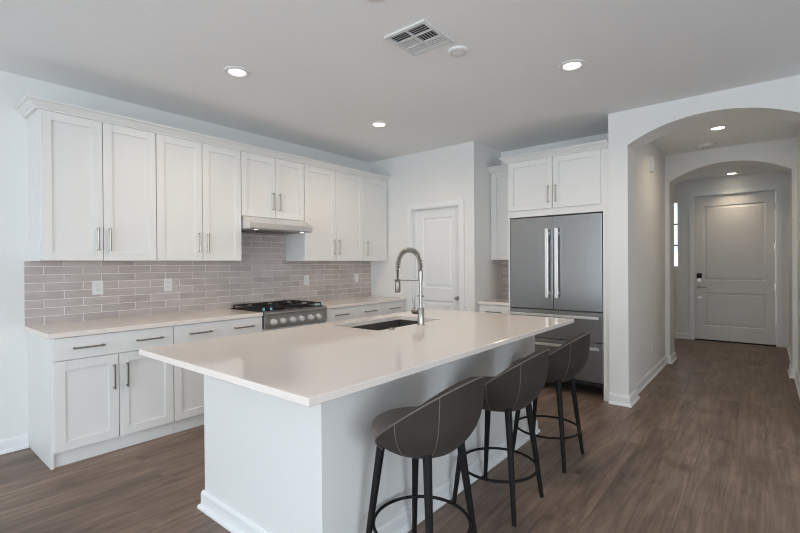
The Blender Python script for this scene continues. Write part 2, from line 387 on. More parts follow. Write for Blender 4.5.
# baseboards: profile = (offset from wall, z)
BPROF = [(0, 0), (0.030, 0), (0.030, 0.012), (0.025, 0.022), (0.016, 0.027), (0.016, 0.082), (0.012, 0.094), (0.006, 0.101), (0, 0.101)]
def offset_path(path, o):
    """path of (x, y) with the room on the left of travel; returns the path moved by o towards the room"""
    P = [Vector(p) for p in path]; out = []
    for i, p in enumerate(P):
        ns = []
        for a, b in ((i - 1, i), (i, i + 1)):
            if 0 <= a and b < len(P):
                d = (P[b] - P[a]).normalized(); ns.append(Vector((-d.y, d.x)))
        if len(ns) == 2:
            mval = ns[0] + ns[1]; mval = mval / max(1e-6, mval.dot(ns[0])); out.append(p + mval * o)
        else: out.append(p + ns[0] * o)
    return out
def molding(name, path, prof, material, parent=None, kind=None, mb_only=False):
    rows = [[None] * len(prof) for _ in path]
    for j, (o, z) in enumerate(prof):
        for i, q in enumerate(offset_path(path, o)): rows[i][j] = (q.x, q.y, z)
    m = MB().sweep(rows)
    return m if mb_only else m.build(name, material, parent, kind=kind)
def base(name, path): return molding(name, path, BPROF, TRIM, kind='structure')
base('baseboard_left', [(WX, 0.788), (WX, -3.48)])
base('baseboard_pantry_left', [(PD0 - 0.075, PY), (-3.62, PY)])
base('baseboard_pantry', [(RX, 4.60), (RX, PY), (PD1 + 0.075, PY)])
base('baseboard_arch_front', [(-1.03, KY0), (-1.03, AY1), (J0, AY1), (J0, AY0), (-1.156, AY0)])
base('baseboard_arch_right', [(3.48, AY0), (J1, AY0), (J1, AY1), (0.285, AY1), (0.285, KY0), (K1, KY0), (K1, KY1), (0.285, KY1), (0.285, DY)])
base('baseboard_arch_rear', [(-1.70, DY), (-1.70, KY1), (K0, KY1), (K0, KY0), (-1.03, KY0)])
base('baseboard_foyer', [(FD0 - 0.07, DY), (-1.70, DY)])

# door casings
def casing(name, x0, x1, z1, y, wd=0.072, th=0.018):
    m = MB(); m.box(x0 - wd, x0, y - th, y, 0, z1 + wd, 0.004); m.box(x1, x1 + wd, y - th, y, 0, z1 + wd, 0.004); m.box(x0, x1, y - th, y, z1, z1 + wd, 0.004)
    return m.build(name, TRIM, kind='structure')
casing('trim_1', PD0, PD1, PDZ, PY)
casing('trim_2', FD0, FD1, FDZ, DY, 0.06)

def panel_door(root, x0, x1, y, z0, z1, th, panels, material, name='door_slab'):
    """slab with sunk, moulded rectangular panels; y is the near face"""
    m = MB(); xs = sorted({x0, x1, panels[0][0], panels[0][1]}); pz = sorted(panels, key=lambda p: p[2])
    px0, px1 = panels[0][0], panels[0][1]
    m.box(x0, px0, y, y + th, z0, z1); m.box(px1, x1, y, y + th, z0, z1)
    zz = z0
    for (_, _, a, b) in pz: m.box(px0, px1, y, y + th, zz, a); zz = b
    m.box(px0, px1, y, y + th, zz, z1)
    for (a0, a1, b0, b1) in pz:
        m.box(a0, a1, y + 0.012, y + th - 0.005, b0, b1)
        # moulding slope and raised field
        def ring(i, yy): return [(a0 + i, yy, b0 + i), (a1 - i, yy, b0 + i), (a1 - i, yy, b1 - i), (a0 + i, yy, b1 - i)]
        t = bmesh.new(); lv = [ring(0, y), ring(0.012, y + 0.011), ring(0.022, y + 0.011), ring(0.05, y + 0.004)]
        V = [[t.verts.new(p) for p in q] for q in lv]
        for A, B in zip(V, V[1:]):
            for j in range(4): t.faces.new((A[j], A[(j + 1) % 4], B[(j + 1) % 4], B[j]))
        t.faces.new(V[-1]); bmesh.ops.recalc_face_normals(t, faces=t.faces[:])
        m._merge(t)
    return m.build(name, material, root)

# pantry door (sits back in its jamb)
d1 = struct_root('door_1')
panel_door(d1, PD0 + 0.012, PD1 - 0.012, PY + 0.052, 0.012, PDZ - 0.012, 0.035, [(-3.385, -2.935, 1.04, 1.925), (-3.385, -2.935, 0.22, 0.885)], TRIM)
j = MB(); j.box(PD0, PD0 + 0.011, PY, PY + 0.115, 0, PDZ); j.box(PD1 - 0.011, PD1, PY, PY + 0.115, 0, PDZ); j.box(PD0 + 0.011, PD1 - 0.011, PY, PY + 0.115, PDZ - 0.011, PDZ)
j.build('door_jamb', TRIM, d1)
k = MB(); k.cyl((-2.87, PY + 0.052, 0.93), (-2.87, PY + 0.044, 0.93), 0.026); k.cyl((-2.87, PY + 0.044, 0.93), (-2.87, PY + 0.017, 0.93), 0.01); k.cyl((-2.87, PY + 0.017, 0.93), (-2.87, PY - 0.011, 0.93), 0.024, 0.018, bev=0.006)
k.build('door_knob', NICKEL_L, d1, True)

# front door
d2 = struct_root('door_2')
dy = DY + 0.025
panel_door(d2, FD0 + 0.012, FD1 - 0.012, dy, 0.022, FDZ - 0.012, 0.045, [(-0.815, 0.004, 1.03, 2.295), (-0.815, 0.004, 0.255, 0.825)], DOORP)
j = MB(); j.box(FD0, FD0 + 0.010, DY, DY + 0.14, 0, FDZ); j.box(FD1 - 0.010, FD1, DY, DY + 0.14, 0, FDZ); j.box(FD0 + 0.01, FD1 - 0.01, DY, DY + 0.14, FDZ - 0.010, FDZ)
j.build('door_jamb', TRIM, d2)
MB().box(FD0 + 0.01, FD1 - 0.01, DY + 0.004, DY + 0.13, 0.0, 0.021, 0.003).build('threshold', RUBBER, d2)
for z in (0.31, 0.945, 1.585, 2.215):
    h = MB(); h.cyl((FD1 - 0.008, dy - 0.008, z - 0.055), (FD1 - 0.008, dy - 0.008, z + 0.055), 0.008, n=12); h.box(FD1 - 0.03, FD1 - 0.011, dy - 0.004, dy + 0.001, z - 0.05, z + 0.05)
    h.build('hinge', NICKEL_L, d2)
lk = MB().box(-0.915, -0.84, dy - 0.028, dy, 1.065, 1.15, 0.006).build('keypad', RUBBER, d2)
MB().box(-0.912, -0.843, dy - 0.026, dy, 1.0, 1.063, 0.006).build('lock_housing', NICKEL_L, lk)
lv = MB(); lv.cyl((-0.885, dy, 0.915), (-0.885, dy - 0.012, 0.915), 0.03, bev=0.003); lv.cyl((-0.885, dy - 0.012, 0.915), (-0.885, dy - 0.055, 0.915), 0.011)
lv.tube([(-0.885, dy - 0.05, 0.915), (-0.84, dy - 0.055, 0.915), (-0.765, dy - 0.05, 0.912)], [0.011, 0.010, 0.008])
lv.build('door_lever', NICKEL, d2, True)
MB().cyl((-0.873, dy, 0.727), (-0.873, dy - 0.008, 0.727), 0.024, bev=0.003).build('cover_plate', NICKEL_L, d2, True)

# backsplash panels (thin tiled skin on the walls)
MB().box(WX, WX + 0.010, 0.775, PY, CL + 0.0005, UB - 0.001).box(WX, WX + 0.010, 2.358, 3.108, UB - 0.001, 1.688).build('trim_3', TILE_Y, kind='structure')
MB().box(RX, -2.208, BY - 0.010, BY, CL + 0.0005, UB - 0.001).build('trim_4', TILE_X, kind='structure')

# ================================================================= CABINETS
def shaker(x0, x1, z0, z1, y=-0.02, th=0.020, st=0.062):
    """door or drawer front in the local x,z plane, near face at y"""
    m = MB(); b = 0.0012
    m.box(x0, x0 + st, y, y + th, z0, z1, b, 1); m.box(x1 - st, x1, y, y + th, z0, z1, b, 1)
    m.box(x0 + st, x1 - st, y, y + th, z0, z0 + st, b, 1); m.box(x0 + st, x1 - st, y, y + th, z1 - st, z1, b, 1)
    m.box(x0 + st - 0.002, x1 - st + 0.002, y + 0.011, y + th - 0.002, z0 + st - 0.002, z1 - st + 0.002)
    return m
def slab_front(x0, x1, z0, z1, y=-0.02, th=0.020): return MB().box(x0, x1, y, y + th, z0, z1, 0.0015, 1)
def pull(p, length, vertical, material, parent, y=-0.02, name='handle', r=0.0055, stand=0.030):
    x, z = p; m = MB(); h = length / 2
    if vertical:
        m.box(x - r, x + r, y - stand - r, y - stand + r, z - h, z + h, 0.0015, 1)
        for s in (-1, 1): m.box(x - r, x + r, y - stand, y, z + s * (h - 0.010) - r, z + s * (h - 0.010) + r)
    else:
        m.box(x - h, x + h, y - stand - r, y - stand + r, z - r, z + r, 0.0015, 1)
        for s in (-1, 1): m.box(x + s * (h - 0.010) - r, x + s * (h - 0.010) + r, y - stand, y, z - r, z + r)
    return m.build(name, material, parent)

G = 0.0028
def wall_cabinet(label, loc, rz, wd, dp, z0, z1, doors, pull_z, group, frame=0.0, rail=0.0):
    """doors = [(x0, x1, pull_x)] in local x; z0, z1 absolute"""
    t = thing('wall_cabinet', label, 'cabinet', (loc[0], loc[1], z0), rz, group)
    h = z1 - z0
    MB().box(0, wd, 0.0005, dp, 0, h).build('carcass', CAB, t)
    for (a, b, px) in doors:
        d = shaker(a + G, b - G, rail + 0.003, h - 0.002).build('door', CAB, t)
        if px is not None: pull((px, pull_z - z0), 0.178, True, NICKEL_L, d)
    return t

UX = WX + 0.323      # carcass front of wall cabinets (doors 20 mm proud)
gU = 'white wall cabinets along the tiled wall'
def left_upper(label, y0, y1, doors, z0=UB, pz=1.552):
    return wall_cabinet(label, (UX, y0), PI / 2, y1 - y0, UX - WX, z0, DT, [(a - y0, b - y0, p - y0) for a, b, p in doors], pz, gU)
left_upper('white two-door wall cabinet at the far left end, side panel showing', 0.803, 1.574, [(0.808, 1.188, 1.150), (1.188, 1.574, 1.228)])
left_upper('white two-door wall cabinet just left of the range hood', 1.576, 2.352, [(1.576, 1.968, 1.930), (1.968, 2.352, 2.008)])
left_upper('short white two-door wall cabinet directly above the range hood', 2.354, 3.116, [(2.354, 2.742, 2.705), (2.742, 3.116, 2.785)], 1.826, 1.996)
left_upper('white two-door wall cabinet just right of the range hood', 3.118, 4.042, [(3.118, 3.582, 3.543), (3.582, 4.042, 3.622)])
left_upper('narrow white single-door wall cabinet in the corner by the pantry wall', 4.044, 4.512, [(4.044, 4.505, 4.106)])
MB().box(WX, UX, 4.512, PY, UB, DT).build('trim_5', CAB, kind='structure')
CPROF = [(-0.02, 2.452), (0.022, 2.452), (0.024, 2.462), (0.034, 2.470), (0.058, 2.496), (0.070, 2.500), (0.076, 2.504), (0.076, 2.515), (-0.02, 2.515)]
cr = molding('crown_molding', [(WX + 0.001, 0.803), (UX, 0.803), (UX, PY - 0.001)], [(-o, z) for o, z in CPROF], CAB)
tag(cr, 'long white crown molding running along the top of the left wall cabinets', 'molding')

def pull_h(d, x, z, L=0.19): pull((x, z), L, False, NICKEL, d)
BX = WX + 0.610      # base carcass front
gB = 'white base cabinets along the tiled wall'
def base_cabinet(label, loc, rz, wd, dp, drawers, doors, group, side=False, top=0.869, toe=0.02):
    """drawers = [(x0, x1, z0, z1, [pull x])], doors = [(x0, x1, z0, z1, pull_x)]"""
    t = thing('base_cabinet', label, 'cabinet', (loc[0], loc[1], 0), rz, group)
    MB().box(0.0 if not side else 0.018, wd, 0.0005, dp, 0.1, top).build('carcass', CAB, t)
    MB().box(0.0 if not side else 0.018, wd, toe, toe + 0.018, 0, 0.1).build('toe_kick', CAB, t)
    if side: MB().box(0, 0.018, -0.001, dp, 0, top, 0.001, 1).build('side_panel', CAB, t)
    for (a, b, z0, z1, ps) in drawers:
        d = slab_front(a + G, b - G, z0, z1).build('drawer', CAB, t)
        for p in ps: pull_h(d, p, (z0 + z1) / 2)
    for (a, b, z0, z1, p) in doors:
        d = shaker(a + G, b - G, z0, z1).build('door', CAB, t)
        if p is not None: pull((p, 0.552), 0.178, True, NICKEL, d)
    return t
def left_base(label, y0, y1, drawers, doors, side=False, top=0.869):
    return base_cabinet(label, (BX, y0), PI / 2, y1 - y0, BX - WX - 0.001,
                        [(a - y0, b - y0, z0, z1, [p - y0 for p in ps]) for a, b, z0, z1, ps in drawers],
                        [(a - y0, b - y0, z0, z1, (p - y0) if p else None) for a, b, z0, z1, p in doors], gB, side, top)
left_base('white base cabinet at the far left end, wide drawer over two doors', 0.79, 1.576, [(0.805, 1.576, 0.716, 0.866, [1.003, 1.397])], [(0.805, 1.190, 0.106, 0.710, 1.156), (1.190, 1.576, 0.106, 0.710, 1.240)], True)
left_base('white base cabinet just left of the rangetop, partly behind the island', 1.578, 2.388, [(1.578, 2.386, 0.716, 0.866, [1.793, 2.19])], [(1.578, 1.974, 0.106, 0.710, 1.936), (1.974, 2.386, 0.106, 0.710, 2.012)])
left_base('white base cabinet directly under the stainless rangetop', 2.390, 3.144, [], [(2.392, 2.767, 0.106, 0.740, 2.729), (2.767, 3.142, 0.106, 0.740, 2.805)], top=0.744)
left_base('white base cabinet just right of the rangetop, drawer with two pulls', 3.146, 4.066, [(3.148, 4.066, 0.716, 0.866, [3.385, 3.85])], [(3.148, 3.614, 0.106, 0.710, 3.575), (3.614, 4.066, 0.106, 0.710, 3.655)])
left_base('narrow white base cabinet in the corner by the pantry wall, drawer with one pull', 4.068, PY - 0.002, [(4.068, 4.515, 0.716, 0.866, [4.295])], [(4.068, 4.515, 0.106, 0.710, 4.47)])

gC = 'quartz counters along the tiled wall'
c1 = MB().box(WX + 0.0005, WX + 0.640, 0.775, 2.386, CL - 0.033, CL, 0.003).build('countertop', QUARTZ)
tag(c1, 'white quartz countertop on the tiled wall, left of the rangetop', 'countertop', gC)
c2 = MB().box(WX + 0.0005, WX + 0.640, 3.147, PY - 0.001, CL - 0.033, CL, 0.003).build('countertop', QUARTZ)
tag(c2, 'white quartz countertop on the tiled wall, right of the rangetop', 'countertop', gC)

# ----------------------------------------------------------------- fridge alcove
FY = 4.587            # front of the panels and of the cabinet over the fridge
FL, FR = -2.190, -1.216
t = thing('refrigerator_cabinet', 'tall white cabinet surround with two doors above the stainless refrigerator', 'cabinet', (FL, FY, 0))
W0 = FR - FL
MB().box(-0.018, 0, 0, BY - FY - 0.001, 0, DT).build('side_panel', CAB, t)
MB().box(W0, W0 + 0.058, 0, BY - FY - 0.001, 0, DT).build('side_panel', CAB, t)
MB().box(0, W0, 0.0, BY - FY - 0.001, 1.846, DT).build('carcass', CAB, t)
for a, b, px in ((-0.010, 0.486, 0.448), (0.486, W0 - 0.012, 0.526)):
    d = shaker(a + G, b - G, 1.918, DT - 0.004).build('door', CAB, t)
    pull((px, 2.065), 0.178, True, NICKEL_L, d)
xl = FL - 0.018
cr = molding('crown_molding', [(xl, BY - 0.002), (xl, FY), (-1.157, FY)], [(-o, z) for o, z in [(-0.02, 2.452), (0.018, 2.452), (0.02, 2.462), (0.03, 2.470), (0.056, 2.496), (0.068, 2.500), (0.072, 2.504), (0.072, 2.515), (-0.02, 2.515)]], CAB)
tag(cr, 'white crown molding on top of the cabinet above the refrigerator', 'molding')
# narrow cabinets left of the fridge
SY = 4.93
wall_cabinet('narrow white wall cabinet left of the refrigerator, over the small counter', (RX + 0.002, SY), 0, -2.210 - RX, BY - SY - 0.001, UB, DT, [(0.022, 0.393, None)], 1.55, None)
cr = molding('crown_molding', [(RX + 0.001, SY), (-2.272, SY)], [(-o, z) for o, z in CPROF], CAB)
tag(cr, 'short white crown molding on the narrow wall cabinet left of the refrigerator', 'molding')
bc = base_cabinet('narrow white base cabinet left of the refrigerator, below the small counter', (RX + 0.002, 4.62), 0, -2.210 - RX, BY - 4.62 - 0.001, [(0.022, 0.393, 0.716, 0.866, [0.208])], [(0.022, 0.393, 0.106, 0.710, 0.06)], None)
c3 = MB().box(RX + 0.001, -2.209, 4.588, BY - 0.0005, CL - 0.033, CL, 0.003).build('countertop', QUARTZ)
tag(c3, 'small white quartz countertop between pantry wall and refrigerator', 'countertop')

# ----------------------------------------------------------------- refrigerator
t = thing('refrigerator', 'stainless steel french door refrigerator with two bottom drawers in the white alcove', 'refrigerator', (FL + 0.006, 4.585, 0))
FWD = 0.962
MB().box(0.004, FWD - 0.004, 0.062, 0.625, 0.13, 1.832).build('body', DARK, t)
sp = 0.478
def bar(x0, x1, z0, z1, parent, vertical):
    m = MB(); st = 0.045
    if vertical:
        m.box(x0, x1, -st - 0.014, -st + 0.012, z0, z1, 0.003)
        for z in (z0 + 0.05, z1 - 0.05): m.box(x0 + 0.004, x1 - 0.004, -st, 0.001, z - 0.012, z + 0.012)
    else:
        m.box(x0, x1, -st - 0.014, -st + 0.012, z0, z1, 0.003)
        for x in (x0 + 0.05, x1 - 0.05): m.box(x - 0.012, x + 0.012, -st, 0.001, z0 + 0.004, z1 - 0.004)
    return m.build('handle', CHROME, parent)
for a, b, h0 in ((0.002, sp - 0.003, sp - 0.066), (sp + 0.003, FWD - 0.002, sp + 0.034)):
    d = MB().box(a, b, 0, 0.058, 0.862, 1.832, 0.003).build('door', STEEL, t)
    bar(h0, h0 + 0.032, 0.985, 1.705, d, True)
for z0, z1 in ((0.560, 0.852), (0.165, 0.550)):
    d = MB().box(0.002, FWD - 0.002, 0, 0.058, z0, z1, 0.003).build('drawer', STEEL, t)
    bar(0.025, FWD - 0.025, z1 - 0.062, z1 - 0.036, d, False)
MB().box(0.01, FWD - 0.01, 0.03, 0.60, 0.125, 0.16).build('grille', RUBBER, t)
for x in (0.06, FWD - 0.06):
    for y in (0.40, 0.58): MB().cyl((x, y, 0.0), (x, y, 0.13), 0.018).build('foot', RUBBER, t)

# ----------------------------------------------------------------- rangetop
RX0, RX1 = 2.392, 3.142
t = thing('rangetop', 'stainless gas rangetop with six knobs and black grates in the tiled wall counter', 'stove', (WX, RX0, 0))
RW = RX1 - RX0
MB().box(0.06, 0.640, 0.0, RW, 0.747, 0.904).build('body', DARK, t)
fp = MB().prism([(0.640, 0.747), (0.661, 0.747), (0.665, 0.753), (0.665, 0.870), (0.673, 0.873), (0.677, 0.883), (0.673, 0.898), (0.60, 0.908), (0.60, 0.904), (0.640, 0.897)], 'y', 0.0, RW).build('control_panel', STEEL_R, t)
for i, y in enumerate((2.478, 2.582, 2.700, 2.800, 2.920, 3.020)):
    k = MB(); yy = y - RX0; x = 0.665
    k.cyl((x, yy, 0.808), (x + 0.006, yy, 0.808), 0.031, bev=0.001); k.cyl((x + 0.006, yy, 0.808), (x + 0.042, yy, 0.808), 0.026, 0.022, bev=0.004); k.box(x + 0.040, x + 0.045, yy - 0.002, yy + 0.002, 0.810, 0.826)
    k.build('knob', KNOB, t, True)
MB().box(0.07, 0.60, 0.004, RW - 0.004, 0.904, 0.911).build('cooktop_tray', BLACK, t)
for cx in (0.20, 0.46):
    for cy in (0.20, 0.60):
        MB().lathe([(0, 0.911), (0.055, 0.911), (0.055, 0.919), (0.042, 0.921), (0.042, 0.927), (0.038, 0.930), (0, 0.930)], (cx, cy, 0), 24).build('burner', IRON, t, True)
gw = (RW - 0.03) / 3
for i in range(3):
    a = 0.012 + i * (gw + 0.003); b = a + gw; m = MB(); zt, zb = 0.946, 0.934
    for y in (a, b - 0.013): m.box(0.085, 0.596, y, y + 0.013, zb, zt, 0.003, 1)
    for x in (0.085, 0.334, 0.583): m.box(x, x + 0.013, a, b, zb, zt, 0.003, 1)
    for x in (0.19, 0.455):
        m.box(x - 0.005, x + 0.005, a, a + 0.085, zb, zt + 0.004, 0.002, 1); m.box(x - 0.005, x + 0.005, b - 0.085, b, zb, zt + 0.004, 0.002, 1)
    ym = (a + b) / 2
    for x0, x1 in ((0.09, 0.155), (0.235, 0.41), (0.50, 0.59)): m.box(x0, x1, ym - 0.005, ym + 0.005, zb, zt + 0.004, 0.002, 1)
    for x in (0.085, 0.583):
        for y in (a, b - 0.013): m.box(x, x + 0.013, y, y + 0.013, 0.911, zb + 0.002)
    g = m.build('grate', IRON, t)
    for y in ((a + 0.004, a + 0.085) if i == 0 else (b - 0.085, b - 0.012) if i == 2 else ()):
        MB().box(0.597, 0.612, y, y + 0.018, 0.914, 0.938, 0.003).build('foam_pad', BLUE, g)['label'] = 'light blue foam pad'

# ----------------------------------------------------------------- range hood
t = thing('range_hood', 'stainless under-cabinet range hood over the rangetop', 'range hood', (WX, 2.358, 1.690))
HW = 0.754
MB().prism([(0.001, 0.012), (0.478, 0.012), (0.482, 0.016), (0.476, 0.066), (0.345, 0.134), (0.001, 0.134)], 'y', 0, HW).build('body', STEEL_H, t)
MB().box(0.012, 0.476, 0.006, HW - 0.006, 0.004, 0.0125).build('underside_pan', STEEL_R, t)
f = MB()
for k in range(2):
    a = 0.09 + k * 0.29; f.box(0.07, 0.36, a, a + 0.28, -0.001, 0.005, 0.001, 1)
    for q in range(9): f.box(0.085 + q * 0.03, 0.10 + q * 0.03, a + 0.012, a + 0.268, -0.004, 0.0)
f.build('filter', NICKEL, t)
for y in (0.10, HW - 0.10):
    MB().cyl((0.425, y, 0.0045), (0.425, y, 0.001), 0.017).build('lamp', LAMP_S, t)
for q in range(4): MB().cyl((0.478, 0.30 + q * 0.03, 0.036), (0.4815, 0.30 + q * 0.03, 0.036), 0.005, n=16).build('push_button', CHROME, t)

# ----------------------------------------------------------------- wall plates
def outlet(label, y, z, wd, cat='outlet', kind='duplex', group=None):
    t = thing('wall_outlet', label, cat, (WX + 0.010, y, z), 0, group)
    pl = MB().box(0, 0.006, -wd / 2, wd / 2, -0.0575, 0.0575, 0.002).build('faceplate', PLASTIC, t)
    if kind == 'duplex':
        for s in (-1, 1):
            q = MB().box(0.005, 0.008, -0.017, 0.017, s * 0.021 - 0.0145, s * 0.021 + 0.0145, 0.001, 1).build('socket', PLASTIC, t)
            h = MB()
            for yy in (-0.007, 0.007): h.box(0.0075, 0.0084, yy - 0.0012, yy + 0.0012, s * 0.021 - 0.002, s * 0.021 + 0.008)
            h.cyl((0.0075, 0, s * 0.021 - 0.008), (0.0084, 0, s * 0.021 - 0.008), 0.0024, n=10)
            h.build('slot', RUBBER, q)
    else:
        MB().box(0.005, 0.009, -0.0165, 0.0165, -0.033, 0.033, 0.002).build('rocker', PLASTIC, t)
    return t
gO = 'white plates on the brick tile backsplash'
outlet('leftmost white outlet plate on the brick tile backsplash', 1.243, 1.170, 0.078, group=gO)
outlet('white outlet plate on the backsplash, second from the left end', 1.801, 1.172, 0.072, group=gO)
outlet('white outlet plate on the backsplash just right of the rangetop', 3.400, 1.160, 0.070, group=gO)
outlet('white switch plate on the backsplash nearest the pantry wall', 4.245, 1.160, 0.070, 'switch', 'rocker', group=gO)
# hall wall
t = thing('door_chime', 'small white door chime box high on the hallway wall', 'door chime', (-1.03, 5.87, 2.40))
MB().box(0, 0.035, -0.05, 0.05, 0, 0.17, 0.006).build('cover', PLASTIC, t)
MB().box(0.030, 0.037, -0.03, 0.03, 0.02, 0.024).box(0.030, 0.037, -0.03, 0.03, 0.032, 0.036).box(0.030, 0.037, -0.03, 0.03, 0.044, 0.048).build('grille', PLASTIC_G, t)
t = thing('wall_outlet', 'white outlet plate low on the hallway left wall', 'outlet', (-1.03, 5.90, 0.37))
MB().box(0, 0.006, -0.036, 0.036, -0.0575, 0.0575, 0.002).build('faceplate', PLASTIC, t)
for s in (-1, 1): MB().box(0.005, 0.008, -0.017, 0.017, s * 0.021 - 0.0145, s * 0.021 + 0.0145, 0.001, 1).build('socket', PLASTIC, t)

# ================================================================= ISLAND
IX0, IX1, IY0, IY1 = -2.405, -1.418, 1.205, 3.405
CX0, CX1, CY0, CY1 = -2.517, -1.138, 0.917, 3.490
SX0, SX1, SY0, SY1 = -2.36, -1.945, 2.135, 2.862     # sink cut-out
t = thing('kitchen_island', 'white kitchen island base with flat end panel under the quartz top', 'kitchen island', (0, 0, 0))
b = MB()   # open-topped box so the sink bowl hangs free inside
b.box(IX0, IX1, IY0, IY0 + 0.02, 0, 0.883); b.box(IX0, IX1, IY1 - 0.02, IY1, 0, 0.883)
b.box(IX1 - 0.02, IX1, IY0 + 0.02, IY1 - 0.02, 0, 0.883); b.box(IX0, IX0 + 0.02, IY0 + 0.02, IY1 - 0.02, 0, 0.883); b.box(IX0 + 0.02, IX1 - 0.02, IY0 + 0.02, IY1 - 0.02, 0.0, 0.02)
b.build('body', CAB, t)
molding('base_trim', [(IX0, IY0 + 0.35), (IX0, IY0), (IX1, IY0), (IX1, IY1), (IX0, IY1), (IX0, IY1 - 0.05)], [(-o, z) for o, z in BPROF], TRIM, t)
dz = [(1.60, 2.05), (2.05, 2.50), (2.50, 2.95), (2.95, 3.36)]
for a, bb in dz:
    m = shaker(-bb + G, -a - G, 0.115, 0.855)
    bmesh.ops.transform(m.bm, matrix=Matrix.Translation((IX0, 0, 0)) @ Matrix.Rotation(-PI / 2, 4, 'Z'), verts=m.bm.verts)
    m.build('door', CAB, t)
# counter slab with the sink cut-out
def slab_with_hole(x0, x1, y0, y1, hx0, hx1, hy0, hy1, z0, z1, rc=0.02):
    t = bmesh.new(); n = 5
    hole = []
    for (cx, cy, a0) in ((hx1 - rc, hy1 - rc, 0), (hx0 + rc, hy1 - rc, PI / 2), (hx0 + rc, hy0 + rc, PI), (hx1 - rc, hy0 + rc, 1.5 * PI)):
        hole.append([(cx + rc * math.cos(a0 + k * PI / 2 / n), cy + rc * math.sin(a0 + k * PI / 2 / n)) for k in range(n + 1)])
    bv = 0.003
    corners = [(x1, y1), (x0, y1), (x0, y0), (x1, y0)]
    inn = [(x1 - bv, y1 - bv), (x0 + bv, y1 - bv), (x0 + bv, y0 + bv), (x1 - bv, y0 + bv)]
    for zz, zo, flip in ((z1, z1 - bv, False), (z0, z0 + bv, True)):
        O = [t.verts.new((*c, zz)) for c in inn]; H = [[t.verts.new((*p, zz)) for p in hh] for hh in hole]
        for q in range(4):
            r = (q + 1) % 4
            f = [O[q]] + [O[r]] + [H[r][0]] + [H[q][-1]]
            t.faces.new(f)
            for k in range(n): t.faces.new([O[q], H[q][k + 1], H[q][k]])
        Q = [t.verts.new((*c, zo)) for c in corners]
        for q in range(4): t.faces.new([O[q], O[(q + 1) % 4], Q[(q + 1) % 4], Q[q]])
        if not flip: Ot, Ht = Q, H
        else: Ob, Hb = Q, H
    for q in range(4): t.faces.new([Ot[q], Ot[(q + 1) % 4], Ob[(q + 1) % 4], Ob[q]])
    ht = [v for hh in Ht for v in hh]; hb = [v for hh in Hb for v in hh]
    for i in range(len(ht)): j = (i + 1) % len(ht); t.faces.new([ht[i], ht[j], hb[j], hb[i]])
    bmesh.ops.remove_doubles(t, verts=t.verts[:], dist=1e-6)
    bmesh.ops.recalc_face_normals(t, faces=t.faces[:])
    m = MB(); m._merge(t); return m
ic = slab_with_hole(CX0, CX1, CY0, CY1, SX0, SX1, SY0, SY1, 0.884, CT).build('island_countertop', QUARTZ)
tag(ic, 'large white quartz slab with sink cut-out on top of the kitchen island', 'countertop')
# undermount sink
t = thing('kitchen_sink', 'dark grey undermount sink set into the island countertop', 'sink', ((SX0 + SX1) / 2, (SY0 + SY1) / 2, 0.65))
hx, hy = (SX1 - SX0) / 2 + 0.004, (SY1 - SY0) / 2 + 0.004; D = 0.2335
m = MB(); m.box(-hx - 0.012, hx + 0.012, -hy - 0.012, hy + 0.012, 0, 0.012)
m.box(-hx - 0.012, -hx, -hy - 0.012, hy + 0.012, 0.012, D); m.box(hx, hx + 0.012, -hy - 0.012, hy + 0.012, 0.012, D)
m.box(-hx, hx, -hy - 0.012, -hy, 0.012, D); m.box(-hx, hx, hy, hy + 0.012, 0.012, D)
m.build('bowl', SINK_M, t)
MB().lathe([(0, 0.016), (0.03, 0.016), (0.034, 0.019), (0.055, 0.019), (0.058, 0.012)], (0.05, 0, 0), 28).build('drain', CHROME, t, True)
# faucet
fx, fy = -1.885, 2.521
t = thing('kitchen_faucet', 'tall spring-neck pull-down kitchen faucet standing beside the island sink', 'faucet', (fx, fy, CT))
MB().lathe([(0, 0), (0.030, 0), (0.030, 0.006), (0.024, 0.010), (0.023, 0.116), (0.019, 0.121), (0, 0.121)], n=32).build('body', NICKEL_F, t, True)
MB().lathe([(0, 0.118), (0.0115, 0.118), (0.0115, 0.318), (0.0165, 0.321), (0.0165, 0.386), (0.012, 0.390), (0, 0.390)], n=24).build('post', NICKEL_F, t, True)
cxa, cza, ra = -0.104, 0.428, 0.104
path = [(0, 0, 0.375 + i * 0.009) for i in range(6)] + [(cxa + ra * math.cos(a), 0, cza + ra * 1.02 * math.sin(a)) for a in [PI * i / 24 for i in range(25)]] + [(-0.2095, 0, 0.41), (-0.211, 0, 0.395), (-0.212, 0, 0.38)]
MB().tube(path + [(-0.212, 0, 0.305)], 0.0075, 12).build('hose', DARK, t, True)
# spring coil around the hose
cum = [0.0]
for p, q in zip(path, path[1:]): cum.append(cum[-1] + (Vector(q) - Vector(p)).length)
Ltot = cum[-1]; turns = 27; pts = []
def along(s):
    for i in range(len(cum) - 1):
        if s <= cum[i + 1] or i == len(cum) - 2:
            k = (s - cum[i]) / (cum[i + 1] - cum[i]); p = Vector(path[i]).lerp(Vector(path[i + 1]), k); d = (Vector(path[i + 1]) - Vector(path[i])).normalized(); return p, d
for i in range(turns * 12 + 1):
    s = Ltot * i / (turns * 12); p, d = along(s); u = Vector((0, 1, 0)); v = d.cross(u); a = 2 * PI * i / 12
    pts.append(p + (u * math.cos(a) + v * math.sin(a)) * 0.0165)
MB().tube(pts, 0.0036, 6).build('spring_coil', NICKEL_F, t, True)
MB().lathe([(0, 0.222), (0.018, 0.222), (0.021, 0.228), (0.021, 0.300), (0.018, 0.308), (0.011, 0.325), (0, 0.327)], (-0.212, 0, 0), 24).build('spray_head', NICKEL, t, True)
